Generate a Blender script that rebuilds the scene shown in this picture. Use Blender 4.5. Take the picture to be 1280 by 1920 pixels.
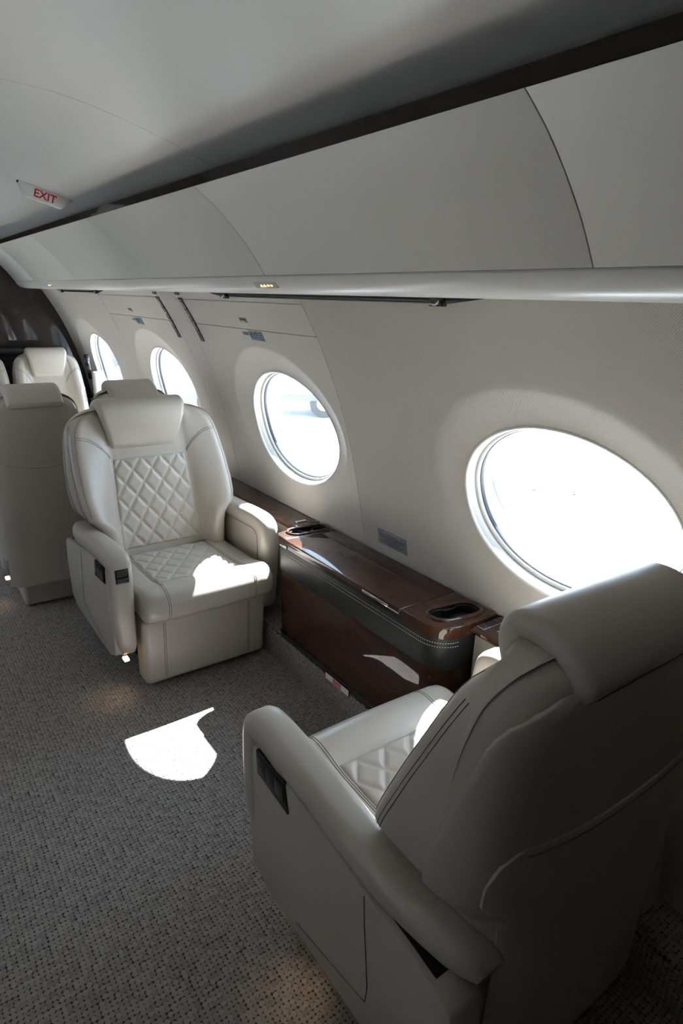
import bpy, bmesh, math, random
import numpy as np
from mathutils import Vector, Matrix
from mathutils.bvhtree import BVHTree

random.seed(4)
for o in list(bpy.data.objects):
    bpy.data.objects.remove(o)
SC = bpy.context.scene
COL = SC.collection

# ------------------------------------------------------------------ camera, sky, sun, exposure
cam_d = bpy.data.cameras.new('camera')
cam_d.sensor_fit = 'VERTICAL'
cam_d.sensor_height = 36.0
cam_d.lens = 1180.0 / 1920.0 * 36.0
cam_d.clip_start = 0.02
cam_d.clip_end = 800
SC.cycles.max_bounces = 9
SC.cycles.diffuse_bounces = 5
SC.cycles.glossy_bounces = 3
SC.cycles.transparent_max_bounces = 8
cam = bpy.data.objects.new('camera', cam_d)
COL.objects.link(cam)
AX = [(0.812474, -0.159107, 0.560866), (-0.582053, -0.276119, 0.764835), (0.033175, -0.947863, -0.316948)]
cam.matrix_world = Matrix(((AX[0][0], -AX[0][1], -AX[0][2], 0.0),
                           (AX[1][0], -AX[1][1], -AX[1][2], 0.0),
                           (AX[2][0], -AX[2][1], -AX[2][2], 1.6),
                           (0, 0, 0, 1)))
SC.camera = cam

SC.view_settings.view_transform = 'Standard'
SC.view_settings.look = 'None'
SC.view_settings.gamma = 1.0
SC.view_settings.use_curve_mapping = False
SC.view_settings.exposure = 0.62

world = bpy.data.worlds.new('world')
SC.world = world
world.use_nodes = True
bg = world.node_tree.nodes['Background']
bg.inputs['Color'].default_value = (0.70, 0.83, 1.0, 1)
bg.inputs['Strength'].default_value = 4.3

sun_d = bpy.data.lights.new('sun', 'SUN')
sun_d.energy = 40.0
sun_d.color = (1.0, 0.97, 0.93)
sun_d.angle = 0.0093
sun = bpy.data.objects.new('sun', sun_d)
COL.objects.link(sun)
sun.rotation_euler = Vector((-0.80, -0.36, -1.0)).to_track_quat('-Z', 'Y').to_euler()
sun.location = (20, 10, 30)

# ------------------------------------------------------------------ node helpers / materials
def new_mat(name):
    m = bpy.data.materials.new(name)
    m.use_nodes = True
    nt = m.node_tree
    b = nt.nodes['Principled BSDF']
    return m, nt, b

def N(nt, t, **kw):
    n = nt.nodes.new(t)
    for k, v in kw.items():
        setattr(n, k, v)
    return n

def rgba(c):
    return (c[0], c[1], c[2], 1.0)

def add_bump(nt, b, height, strength, dist):
    bp = N(nt, 'ShaderNodeBump')
    bp.inputs['Strength'].default_value = strength
    bp.inputs['Distance'].default_value = dist
    nt.links.new(height, bp.inputs['Height'])
    nt.links.new(bp.outputs['Normal'], b.inputs['Normal'])

def obj_coord(nt, scale=(1, 1, 1), rot=(0, 0, 0)):
    tc = N(nt, 'ShaderNodeTexCoord')
    mp = N(nt, 'ShaderNodeMapping')
    mp.inputs['Scale'].default_value = scale
    mp.inputs['Rotation'].default_value = rot
    nt.links.new(tc.outputs['Object'], mp.inputs['Vector'])
    return mp.outputs['Vector']

def plain(name, c, rough=0.5, metal=0.0, coat=0.0, spec=0.5, vary=0.04, scale=6.0):
    m, nt, b = new_mat(name)
    v = obj_coord(nt)
    no = N(nt, 'ShaderNodeTexNoise')
    no.inputs['Scale'].default_value = scale
    no.inputs['Detail'].default_value = 3
    nt.links.new(v, no.inputs['Vector'])
    mx = N(nt, 'ShaderNodeMix', data_type='RGBA')
    mx.inputs[6].default_value = rgba([x * (1 - vary) for x in c])
    mx.inputs[7].default_value = rgba([min(1, x * (1 + vary)) for x in c])
    nt.links.new(no.outputs['Fac'], mx.inputs[0])
    nt.links.new(mx.outputs[2], b.inputs['Base Color'])
    b.inputs['Roughness'].default_value = rough
    b.inputs['Metallic'].default_value = metal
    b.inputs['Coat Weight'].default_value = coat
    b.inputs['Coat Roughness'].default_value = 0.05
    b.inputs['Specular IOR Level'].default_value = spec
    return m

def leather(name, c, rough=0.38, grain=0.25):
    m, nt, b = new_mat(name)
    v = obj_coord(nt)
    big = N(nt, 'ShaderNodeTexNoise')
    big.inputs['Scale'].default_value = 5.0
    big.inputs['Detail'].default_value = 4
    nt.links.new(v, big.inputs['Vector'])
    mx = N(nt, 'ShaderNodeMix', data_type='RGBA')
    mx.inputs[6].default_value = rgba([x * 0.95 for x in c])
    mx.inputs[7].default_value = rgba([x * 1.05 for x in c])
    nt.links.new(big.outputs['Fac'], mx.inputs[0])
    nt.links.new(mx.outputs[2], b.inputs['Base Color'])
    vo = N(nt, 'ShaderNodeTexNoise')
    vo.inputs['Scale'].default_value = 620
    vo.inputs['Detail'].default_value = 0
    nt.links.new(v, vo.inputs['Vector'])
    wr = N(nt, 'ShaderNodeTexNoise')
    wr.inputs['Scale'].default_value = 26
    wr.inputs['Detail'].default_value = 2
    nt.links.new(v, wr.inputs['Vector'])
    ad = N(nt, 'ShaderNodeMath', operation='MULTIPLY_ADD')
    ad.inputs[1].default_value = 0.25
    nt.links.new(vo.outputs['Fac'], ad.inputs[0])
    nt.links.new(wr.outputs['Fac'], ad.inputs[2])
    add_bump(nt, b, ad.outputs[0], grain, 0.0016)
    b.inputs['Roughness'].default_value = rough
    b.inputs['Specular IOR Level'].default_value = 0.5
    return m

def wood(name, dark, light, rough=0.12, scale=7.0):
    m, nt, b = new_mat(name)
    v = obj_coord(nt, (1.0, 0.55, 1.0))
    n1 = N(nt, 'ShaderNodeTexNoise')
    n1.inputs['Scale'].default_value = scale
    n1.inputs['Detail'].default_value = 8
    n1.inputs['Roughness'].default_value = 0.62
    n1.inputs['Distortion'].default_value = 1.6
    nt.links.new(v, n1.inputs['Vector'])
    n2 = N(nt, 'ShaderNodeTexNoise')
    n2.inputs['Scale'].default_value = scale * 9
    n2.inputs['Detail'].default_value = 5
    n2.inputs['Distortion'].default_value = 2.5
    nt.links.new(v, n2.inputs['Vector'])
    ad = N(nt, 'ShaderNodeMath', operation='MULTIPLY_ADD')
    ad.inputs[1].default_value = 0.45
    nt.links.new(n2.outputs['Fac'], ad.inputs[0])
    nt.links.new(n1.outputs['Fac'], ad.inputs[2])
    cr = N(nt, 'ShaderNodeValToRGB')
    cr.color_ramp.elements[0].position = 0.48
    cr.color_ramp.elements[0].color = rgba(dark)
    cr.color_ramp.elements[1].position = 0.98
    cr.color_ramp.elements[1].color = rgba(light)
    nt.links.new(ad.outputs[0], cr.inputs[0])
    nt.links.new(cr.outputs[0], b.inputs['Base Color'])
    b.inputs['Roughness'].default_value = 0.55
    b.inputs['Specular IOR Level'].default_value = 0.15
    b.inputs['Coat Weight'].default_value = 1.0
    b.inputs['Coat Roughness'].default_value = rough * 0.2
    return m

def weave(name, c, pitch=0.0042, strength=0.5, rough=0.6):
    m, nt, b = new_mat(name)
    tc = N(nt, 'ShaderNodeTexCoord')
    sp = N(nt, 'ShaderNodeSeparateXYZ')
    nt.links.new(tc.outputs['Object'], sp.inputs[0])
    def sine(sock, k):
        a = N(nt, 'ShaderNodeMath', operation='MULTIPLY')
        a.inputs[1].default_value = k
        nt.links.new(sock, a.inputs[0])
        s = N(nt, 'ShaderNodeMath', operation='SINE')
        nt.links.new(a.outputs[0], s.inputs[0])
        return s.outputs[0]
    k = 2 * math.pi / pitch
    p = N(nt, 'ShaderNodeMath', operation='MULTIPLY')
    nt.links.new(sine(sp.outputs['Y'], k), p.inputs[0])
    nt.links.new(sine(sp.outputs['Z'], k), p.inputs[1])
    h = N(nt, 'ShaderNodeMath', operation='MULTIPLY_ADD')
    h.inputs[1].default_value = 0.5
    h.inputs[2].default_value = 0.5
    nt.links.new(p.outputs[0], h.inputs[0])
    mx = N(nt, 'ShaderNodeMix', data_type='RGBA')
    mx.inputs[6].default_value = rgba([x * 0.80 for x in c])
    mx.inputs[7].default_value = rgba([min(1, x * 1.12) for x in c])
    nt.links.new(h.outputs[0], mx.inputs[0])
    nt.links.new(mx.outputs[2], b.inputs['Base Color'])
    add_bump(nt, b, h.outputs[0], strength, 0.001)
    b.inputs['Roughness'].default_value = rough
    b.inputs['Specular IOR Level'].default_value = 0.3
    return m

def carpet(name):
    m, nt, b = new_mat(name)
    v = obj_coord(nt, (1.0 / 0.0125, 1.0 / 0.0125, 1.0 / 0.0125))
    vo = N(nt, 'ShaderNodeTexVoronoi')
    vo.inputs['Scale'].default_value = 1.0
    vo.inputs['Randomness'].default_value = 0.26
    nt.links.new(v, vo.inputs['Vector'])
    v2 = obj_coord(nt, (70, 110, 70))
    fz = N(nt, 'ShaderNodeTexNoise')
    fz.inputs['Scale'].default_value = 3.0
    fz.inputs['Detail'].default_value = 5
    nt.links.new(v2, fz.inputs['Vector'])
    # gaps between loops get a darker colour
    cr = N(nt, 'ShaderNodeValToRGB')
    cr.color_ramp.elements[0].position = 0.52
    cr.color_ramp.elements[0].color = (1, 1, 1, 1)
    cr.color_ramp.elements[1].position = 0.64
    cr.color_ramp.elements[1].color = (0, 0, 0, 1)
    nt.links.new(vo.outputs['Distance'], cr.inputs[0])
    # yarn colour differs loop by loop
    yc = N(nt, 'ShaderNodeValToRGB')
    el = yc.color_ramp.elements
    el[0].position = 0.0
    el[0].color = (0.165, 0.145, 0.134, 1)
    el[1].position = 1.0
    el[1].color = (0.375, 0.338, 0.318, 1)
    e = el.new(0.35)
    e.color = (0.265, 0.236, 0.220, 1)
    sp = N(nt, 'ShaderNodeSeparateColor')
    nt.links.new(vo.outputs['Color'], sp.inputs[0])
    mixv = N(nt, 'ShaderNodeMath', operation='MULTIPLY_ADD')
    mixv.inputs[1].default_value = 0.6
    nt.links.new(sp.outputs[0], mixv.inputs[0])
    fm = N(nt, 'ShaderNodeMath', operation='MULTIPLY_ADD')
    fm.inputs[1].default_value = 0.9
    fm.inputs[2].default_value = -0.18
    nt.links.new(fz.outputs['Fac'], fm.inputs[0])
    nt.links.new(fm.outputs[0], mixv.inputs[2])
    nt.links.new(mixv.outputs[0], yc.inputs[0])
    mx = N(nt, 'ShaderNodeMix', data_type='RGBA')
    mx.inputs[6].default_value = (0.035, 0.03, 0.028, 1)
    nt.links.new(cr.outputs[0], mx.inputs[0])
    nt.links.new(yc.outputs[0], mx.inputs[7])
    nt.links.new(mx.outputs[2], b.inputs['Base Color'])
    iv = N(nt, 'ShaderNodeMath', operation='MULTIPLY_ADD')
    iv.inputs[1].default_value = -1.0
    nt.links.new(vo.outputs['Distance'], iv.inputs[0])
    nt.links.new(fz.outputs['Fac'], iv.inputs[2])
    add_bump(nt, b, iv.outputs[0], 0.45, 0.003)
    b.inputs['Roughness'].default_value = 0.9
    b.inputs['Specular IOR Level'].default_value = 0.15
    return m

def glass(name, tint=(0.93, 0.97, 1.0), haze=0.0):
    m, nt, b = new_mat(name)
    nt.nodes.remove(b)
    out = nt.nodes['Material Output']
    tr = N(nt, 'ShaderNodeBsdfTransparent')
    tr.inputs[0].default_value = rgba(tint)
    gl = N(nt, 'ShaderNodeBsdfGlossy')
    gl.inputs['Roughness'].default_value = 0.02
    lw = N(nt, 'ShaderNodeLayerWeight')
    lw.inputs['Blend'].default_value = 0.5
    pw = N(nt, 'ShaderNodeMath', operation='POWER')
    pw.inputs[1].default_value = 5.0
    nt.links.new(lw.outputs['Facing'], pw.inputs[0])
    fr = N(nt, 'ShaderNodeMath', operation='MULTIPLY_ADD')
    fr.inputs[1].default_value = 0.9
    fr.inputs[2].default_value = 0.03
    nt.links.new(pw.outputs[0], fr.inputs[0])
    mx = N(nt, 'ShaderNodeMixShader')
    nt.links.new(fr.outputs[0], mx.inputs[0])
    nt.links.new(tr.outputs[0], mx.inputs[1])
    nt.links.new(gl.outputs[0], mx.inputs[2])
    nt.links.new(mx.outputs[0], out.inputs['Surface'])
    if haze:
        tl = N(nt, 'ShaderNodeBsdfTranslucent')
        tl.inputs[0].default_value = (0.85, 0.93, 1.0, 1)
        m2 = N(nt, 'ShaderNodeMixShader')
        m2.inputs[0].default_value = haze
        nt.links.new(mx.outputs[0], m2.inputs[1])
        nt.links.new(tl.outputs[0], m2.inputs[2])
        nt.links.new(m2.outputs[0], out.inputs['Surface'])
    return m

def cloth(name, c):
    m, nt, b = new_mat(name)
    out = nt.nodes['Material Output']
    tl = N(nt, 'ShaderNodeBsdfTranslucent')
    tl.inputs[0].default_value = rgba(c)
    b.inputs['Base Color'].default_value = rgba(c)
    b.inputs['Roughness'].default_value = 0.9
    mx = N(nt, 'ShaderNodeMixShader')
    mx.inputs[0].default_value = 0.30
    nt.links.new(b.outputs[0], mx.inputs[1])
    nt.links.new(tl.outputs[0], mx.inputs[2])
    nt.links.new(mx.outputs[0], out.inputs['Surface'])
    return m

def emit(name, c, s):
    m, nt, b = new_mat(name)
    b.inputs['Base Color'].default_value = rgba(c)
    b.inputs['Emission Color'].default_value = rgba(c)
    b.inputs['Emission Strength'].default_value = s
    return m

def concrete(name):
    m, nt, b = new_mat(name)
    v = obj_coord(nt)
    no = N(nt, 'ShaderNodeTexNoise')
    no.inputs['Scale'].default_value = 0.6
    no.inputs['Detail'].default_value = 8
    nt.links.new(v, no.inputs['Vector'])
    mx = N(nt, 'ShaderNodeMix', data_type='RGBA')
    mx.inputs[6].default_value = (0.54, 0.535, 0.52, 1)
    mx.inputs[7].default_value = (0.66, 0.655, 0.64, 1)
    nt.links.new(no.outputs['Fac'], mx.inputs[0])
    nt.links.new(mx.outputs[2], b.inputs['Base Color'])
    b.inputs['Roughness'].default_value = 0.9
    return m

LEATHER = leather('greige_leather', (0.52, 0.473, 0.410), 0.33, 0.2)
LEATHER_SHELL = leather('greige_shell_leather', (0.48, 0.433, 0.372), 0.42, 0.15)
LEATHER_SEAM = plain('seam_thread', (0.20, 0.185, 0.165), 0.7)
LEATHER_STITCH = plain('pale_thread', (0.62, 0.59, 0.54), 0.7)
LEATHER_BLACK = leather('charcoal_leather', (0.020, 0.022, 0.023), 0.48, 0.25)
WOOD = wood('burl_wood', (0.009, 0.0033, 0.002), (0.085, 0.025, 0.008))
WOOD_DARK = wood('dark_veneer', (0.006, 0.004, 0.0035), (0.020, 0.010, 0.008), 0.12, 3.0)
VINYL = weave('wall_vinyl', (0.66, 0.625, 0.585), 0.0022, 0.12, 0.45)
FABRIC = weave('wall_fabric', (0.60, 0.565, 0.525), 0.0062, 0.6, 0.6)
PANEL = plain('overhead_leather', (0.69, 0.68, 0.655), 0.42, vary=0.015)
LIP = plain('satin_lip', (0.72, 0.71, 0.685), 0.30, vary=0.01)
CEIL = plain('ceiling_lacquer', (0.80, 0.795, 0.78), 0.28, vary=0.01, scale=2.0)
CARPET = carpet('loop_carpet')
BLACK = plain('black_plastic', (0.012, 0.012, 0.013), 0.25)
BLACK_MATT = plain('black_gap', (0.008, 0.008, 0.008), 0.8)
BUTTON = plain('button_grey', (0.035, 0.035, 0.037), 0.35)
CHROME = plain('chrome', (0.75, 0.75, 0.76), 0.12, metal=1.0)
WHITE = plain('white_plastic', (0.80, 0.79, 0.77), 0.25, vary=0.01)
BEIGE_PLASTIC = plain('beige_plastic', (0.52, 0.49, 0.44), 0.35)
GASKET = plain('blue_grey_gasket', (0.05, 0.057, 0.065), 0.5)
TUNNEL = plain('pale_blue_tunnel', (0.58, 0.65, 0.72), 0.35)
BLIND_OPAQUE = plain('blackout_cloth', (0.30, 0.28, 0.26), 0.9)
BLIND = cloth('blind_cloth', (0.60, 0.57, 0.53))
GLASS = glass('window_glass')
GLASS_OUT = glass('outer_glass', (0.93, 0.97, 1.0), 0.014)
RED = plain('sign_red', (0.62, 0.02, 0.03), 0.5)
SIGN_WHITE = plain('sign_white', (0.86, 0.85, 0.84), 0.4, vary=0.01)
PLACARD = plain('placard_grey', (0.26, 0.275, 0.29), 0.35)
PRINT = plain('print_dark', (0.07, 0.08, 0.10), 0.6)
PRINT_LIGHT = plain('print_light', (0.7, 0.72, 0.74), 0.6)
PRINT_BLUE = plain('print_blue', (0.12, 0.26, 0.36), 0.6)
ICON = emit('icon_amber', (1.0, 0.62, 0.28), 1.6)
LENS = emit('warm_lens', (1.0, 0.74, 0.36), 2.2)
COVE_LED = emit('cove_led', (0.72, 0.78, 1.0), 3.0)
CONCRETE = concrete('apron_concrete')
JOINT = plain('joint_tar', (0.035, 0.035, 0.037), 0.9)
SKIN = plain('fuselage_skin', (0.6, 0.6, 0.6), 0.5)
TRUCK_WHITE = plain('truck_white', (0.55, 0.57, 0.60), 0.5)
TRUCK_BLUE = plain('truck_blue_grey', (0.16, 0.22, 0.30), 0.5)
RUBBER = plain('rubber', (0.03, 0.03, 0.03), 0.8)
HANGAR = plain('hangar_cladding', (0.34, 0.40, 0.47), 0.6)
HANGAR_DARK = plain('hangar_dark', (0.12, 0.16, 0.22), 0.6)

# ------------------------------------------------------------------ mesh helpers
MIRY = [False]

def mesh_obj(name, verts, faces, mat, parent=None, smooth=True, loc=None, angle=None):
    vs = [tuple(v) for v in verts]
    fs = [tuple(f) for f in faces]
    if MIRY[0]:
        vs = [(v[0], -v[1], v[2]) for v in vs]
        fs = [f[::-1] for f in fs]
    me = bpy.data.meshes.new(name)
    me.from_pydata(vs, [], fs)
    me.materials.append(mat)
    if smooth:
        me.polygons.foreach_set('use_smooth', [True] * len(me.polygons))
        if angle:
            me.set_sharp_from_angle(angle=math.radians(angle))
    me.update()
    o = bpy.data.objects.new(name, me)
    COL.objects.link(o)
    if parent is not None:
        o.parent = parent
    if loc is not None:
        o.location = loc
    return o

def bm_obj(name, bm, mat, parent=None, angle=35):
    bmesh.ops.recalc_face_normals(bm, faces=bm.faces[:])
    bm.verts.index_update()
    vs = [v.co[:] for v in bm.verts]
    fs = [[v.index for v in f.verts] for f in bm.faces]
    bm.free()
    return mesh_obj(name, vs, fs, mat, parent, True, None, angle)

def thing(name, label, cat, loc=(0, 0, 0), group=None, kind=None):
    o = bpy.data.objects.new(name, None)
    COL.objects.link(o)
    o.location = loc
    o.empty_display_size = 0.05
    tag(o, label, cat, group, kind)
    return o

def tag(o, label=None, cat=None, group=None, kind=None):
    if label: o['label'] = label
    if cat: o['category'] = cat
    if group: o['group'] = group
    if kind: o['kind'] = kind
    return o

def bm_box(x0, x1, y0, y1, z0, z1, bev=0.0, seg=3, taper=None):
    bm = bmesh.new()
    bmesh.ops.create_cube(bm, size=1.0)
    for v in bm.verts:
        sx, sy, sz = v.co.x + 0.5, v.co.y + 0.5, v.co.z + 0.5
        v.co = Vector((x0 + (x1 - x0) * sx, y0 + (y1 - y0) * sy, z0 + (z1 - z0) * sz))
        if taper:
            taper(v, sx, sy, sz)
    if bev > 0:
        bmesh.ops.bevel(bm, geom=bm.edges[:], offset=bev, segments=seg, profile=0.5, affect='EDGES', clamp_overlap=True)
    return bm

def box(name, b, mat, parent=None, bev=0.0, seg=3, taper=None):
    return bm_obj(name, bm_box(*b, bev, seg, taper), mat, parent)

def chaikin(pts, n=2, closed=True):
    pts = [np.array(p, float) for p in pts]
    for _ in range(n):
        q = []
        m = len(pts)
        rng = range(m) if closed else range(m - 1)
        if not closed: q.append(pts[0])
        for i in rng:
            a, b = pts[i], pts[(i + 1) % m]
            q.append(a * 0.75 + b * 0.25)
            q.append(a * 0.25 + b * 0.75)
        if not closed: q.append(pts[-1])
        pts = q
    return pts

def resample(pts, n, closed=False):
    P = np.array(pts, float)
    if closed: P = np.vstack([P, P[:1]])
    d = np.r_[0, np.cumsum(np.linalg.norm(np.diff(P, axis=0), axis=1))]
    t = np.linspace(0, d[-1], n + 1)[:-1] if closed else np.linspace(0, d[-1], n)
    return np.stack([np.interp(t, d, P[:, k]) for k in range(P.shape[1])], 1)

def loft(secs, closed=True, cap=True):
    verts, faces = [], []
    n = len(secs[0])
    for s in secs:
        verts += [tuple(p) for p in s]
    for i in range(len(secs) - 1):
        for j in range(n if closed else n - 1):
            a, b = i * n + j, i * n + (j + 1) % n
            faces.append((a, b, b + n, a + n))
    if cap and closed:
        faces.append(tuple(range(n))[::-1])
        faces.append(tuple((len(secs) - 1) * n + j for j in range(n)))
    return verts, faces

def fix_loft(name, secs, mat, parent=None, cap=True, angle=50):
    v, f = loft(secs, True, cap)
    bm = bmesh.new()
    bv = [bm.verts.new(p) for p in v]
    for q in f:
        try: bm.faces.new([bv[k] for k in q])
        except ValueError: pass
    return bm_obj(name, bm, mat, parent, angle)

def tube(name, pts, r, mat, parent=None, n=6, closed=False):
    P = [Vector(p) for p in pts]
    m = len(P)
    secs = []
    for i in range(m):
        if closed:
            t = P[(i + 1) % m] - P[i - 1]
        else:
            t = P[min(i + 1, m - 1)] - P[max(i - 1, 0)]
        if t.length < 1e-9: t = Vector((0, 0, 1))
        t.normalize()
        up = Vector((0, 0, 1)) if abs(t.z) < 0.9 else Vector((1, 0, 0))
        a = t.cross(up).normalized()
        b = t.cross(a).normalized()
        secs.append([P[i] + r * (math.cos(2 * math.pi * k / n) * a + math.sin(2 * math.pi * k / n) * b) for k in range(n)])
    if closed:
        secs.append(secs[0])
    v, f = loft(secs, True, not closed)
    return mesh_obj(name, v, f, mat, parent)

def rrect(w, h, r, n=4):
    """rounded rectangle outline centred on 0, counter-clockwise"""
    out = []
    for cx, cy, a0 in ((w / 2 - r, h / 2 - r, 0), (-w / 2 + r, h / 2 - r, 90), (-w / 2 + r, -h / 2 + r, 180), (w / 2 - r, -h / 2 + r, 270)):
        for k in range(n + 1):
            a = math.radians(a0 + 90 * k / n)
            out.append((cx + r * math.cos(a), cy + r * math.sin(a)))
    return out

def prism(name, poly, axis, a0, a1, mat, parent=None, bev=0.0, seg=2):
    """poly in the two other axes (kept in x,y,z order), extruded a0..a1 along axis"""
    bm = bmesh.new()
    def P(p, a):
        if axis == 'x': return (a, p[0], p[1])
        if axis == 'y': return (p[0], a, p[1])
        return (p[0], p[1], a)
    lo = [bm.verts.new(P(p, a0)) for p in poly]
    hi = [bm.verts.new(P(p, a1)) for p in poly]
    n = len(poly)
    bm.faces.new(lo[::-1]); bm.faces.new(hi)
    for i in range(n):
        bm.faces.new((lo[i], lo[(i + 1) % n], hi[(i + 1) % n], hi[i]))
    bmesh.ops.recalc_face_normals(bm, faces=bm.faces[:])
    if bev > 0:
        ed = [e for e in bm.edges if e.is_manifold and e.calc_face_angle(0) > math.radians(40)]
        bmesh.ops.bevel(bm, geom=ed, offset=bev, segments=seg, profile=0.5, affect='EDGES', clamp_overlap=True)
    return bm_obj(name, bm, mat, parent)

def slab_holes(name, outer, holes, z0, z1, mat, parent=None, bev=0.0):
    bm = bmesh.new()
    edges = []
    for loop in [outer] + holes:
        vs = [bm.verts.new((p[0], p[1], z1)) for p in loop]
        edges += [bm.edges.new((vs[i], vs[(i + 1) % len(vs)])) for i in range(len(vs))]
    bmesh.ops.triangle_fill(bm, use_beauty=True, edges=edges)
    r = bmesh.ops.extrude_face_region(bm, geom=bm.faces[:])
    for g in r['geom']:
        if isinstance(g, bmesh.types.BMVert): g.co.z = z0
    bmesh.ops.recalc_face_normals(bm, faces=bm.faces[:])
    if bev > 0:
        ed = [e for e in bm.edges if e.is_manifold and e.calc_face_angle(0) > math.radians(60) and e.verts[0].co.z > z1 - 1e-5 and e.verts[1].co.z > z1 - 1e-5]
        bmesh.ops.bevel(bm, geom=ed, offset=bev, segments=3, profile=0.5, affect='EDGES', clamp_overlap=True)
    return bm_obj(name, bm, mat, parent, 40)

def text_mesh(name, s, size, mat, mtx, parent=None, extr=0.0008):
    cu = bpy.data.curves.new(name, 'FONT')
    cu.body = s
    cu.size = size
    cu.extrude = extr
    cu.offset = size * 0.022
    cu.align_x = 'CENTER'
    cu.align_y = 'CENTER'
    o = bpy.data.objects.new(name, cu)
    COL.objects.link(o)
    dg = bpy.context.evaluated_depsgraph_get()
    me = bpy.data.meshes.new_from_object(o.evaluated_get(dg))
    bpy.data.objects.remove(o)
    me.materials.clear()
    me.materials.append(mat)
    q = bpy.data.objects.new(name, me)
    COL.objects.link(q)
    if parent is not None: q.parent = parent
    q.matrix_local = mtx
    return q

# ------------------------------------------------------------------ cabin section
XC = 0.30                       # cabin centre line
WP = (-0.14252686, 0.23200876, -0.30173007, 1.69048626)
def xw(z): return ((WP[0] * z + WP[1]) * z + WP[2]) * z + WP[3]
WZ, WA, WB = 1.04, 0.36, 0.255          # window centre height and half axes
WINS = [-3.32, -1.88, -0.44, 1.0, 2.44, 3.88, 5.30]
def dish(y, z):
    """scooped surround of each window"""
    d = 0.0
    for yc in WINS:
        if abs(y - yc) < 0.55:
            zc = 1.07
            rz = 0.335 if z > zc else 0.36
            rho = math.hypot((y - yc) / 0.46, (z - zc) / rz)
            if rho < 1.0:
                k = min(1.0, max(0.0, (z - 0.745) / 0.30))
                k = k * k * (3 - 2 * k)
                t = min(1.0, (1 - rho) / 0.30)
                d = max(d, 0.046 * k * t * (1.25 - 0.25 * t))
    return d
def wall_x(y, z): return xw(z) + dish(y, z)
def side(x, s): return x if s > 0 else 2 * XC - x

def panel_mesh(name, y0, y1, z0, z1, mat, parent, s=1, hole=None, fx=wall_x, lip=0.012, gap=0.0012, zsh=0.0):
    y0 += gap; y1 -= gap; z0 += gap; z1 -= gap
    V, F = [], []
    if hole:
        yc, zc, a, b = hole
        nb = 40
        B = []
        for k in range(nb): B.append((y0 + (y1 - y0) * k / nb, z0))
        for k in range(nb): B.append((y1, z0 + (z1 - z0) * k / nb))
        for k in range(nb): B.append((y1 - (y1 - y0) * k / nb, z1))
        for k in range(nb): B.append((y0, z1 - (z1 - z0) * k / nb))
        E_ = []
        for (y, z) in B:
            t = math.atan2((z - zc) / b, (y - yc) / a)
            E_.append((yc + a * math.cos(t), zc + b * math.sin(t)))
        R = 34
        for i in range(R + 1):
            t = i / R
            for (e, q) in zip(E_, B):
                y, z = e[0] * (1 - t) + q[0] * t, e[1] * (1 - t) + q[1] * t
                V.append((side(fx(y, z), s), y, z))
        for q in B: V.append((side(fx(*q) + lip, s), q[0], q[1]))
        n = len(B)
        for i in range(R + 1):
            for j in range(n):
                k = (j + 1) % n
                F.append((i * n + j, i * n + k, (i + 1) * n + k, (i + 1) * n + j))
    else:
        ny = max(2, int((y1 - y0) / 0.05)); nz = max(2, int((z1 - z0) / 0.03))
        ys = [y0] + [y0 + (y1 - y0) * k / ny for k in range(ny + 1)] + [y1]
        zs = [z0] + [z0 + (z1 - z0) * k / nz for k in range(nz + 1)] + [z1]
        for i, y in enumerate(ys):
            for j, z in enumerate(zs):
                e = lip if i in (0, len(ys) - 1) or j in (0, len(zs) - 1) else 0
                V.append((side(fx(y, z) + e, s), y, z))
        m = len(zs)
        for i in range(len(ys) - 1):
            for j in range(m - 1):
                F.append((i * m + j, i * m + j + 1, (i + 1) * m + j + 1, (i + 1) * m + j))
    bm = bmesh.new()
    bv = [bm.verts.new(p) for p in V]
    for f in F:
        try: bm.faces.new([bv[k] for k in f])
        except ValueError: pass
    return bm_obj(name, bm, mat, parent, 40)

# ---- walls
SKIN_D = 0.125
sl = 3 * WP[0] * WZ ** 2 + 2 * WP[1] * WZ + WP[2]
NRM = Vector((1, 0, -sl)).normalized()      # outward normal of the right wall at a window

wall_right = tag(bpy.data.objects.new('wall_right', None), 'pale curved cabin wall with four big oval windows', kind='structure')
COL.objects.link(wall_right)
wall_left = tag(bpy.data.objects.new('wall_left', None), 'pale cabin wall on the aisle side', kind='structure')
COL.objects.link(wall_left)
ZB, ZT = 0.619, 1.70
right_panels = [(-3.8, -2.60, -3.32, FABRIC), (-2.60, -1.16, -1.88, FABRIC), (-1.16, 0.28, -0.44, FABRIC), (0.28, 1.949, 1.0, FABRIC)]
for (a, b_, yc, mt) in right_panels:
    panel_mesh('wall_panel', a, b_, ZB, ZT, mt, wall_right, 1, (yc, WZ, WA, WB))
panel_mesh('wall_panel', 1.949, 3.10, ZB, 1.476, VINYL, wall_right, 1, (2.44, WZ, WA, WB))
panel_mesh('hatch_cover', 1.949, 3.10, 1.476, 1.586, VINYL, wall_right, 1)
panel_mesh('wall_panel', 1.949, 3.10, 1.586, ZT, VINYL, wall_right, 1)
panel_mesh('wall_panel', 3.10, 3.27, ZB, ZT, VINYL, wall_right, 1)
panel_mesh('wall_panel', 3.27, 4.42, ZB, 1.476, VINYL, wall_right, 1, (3.88, WZ, WA, WB))
panel_mesh('hatch_cover', 3.27, 4.42, 1.476, 1.592, VINYL, wall_right, 1)
panel_mesh('wall_panel', 3.27, 4.42, 1.592, ZT, VINYL, wall_right, 1)
panel_mesh('wall_panel', 4.42, 6.0, ZB, ZT, VINYL, wall_right, 1, (5.30, WZ, WA, WB))
lb = [-3.8, -2.60, -1.16, 0.28, 1.72, 3.16, 4.60, 6.0]
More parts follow.
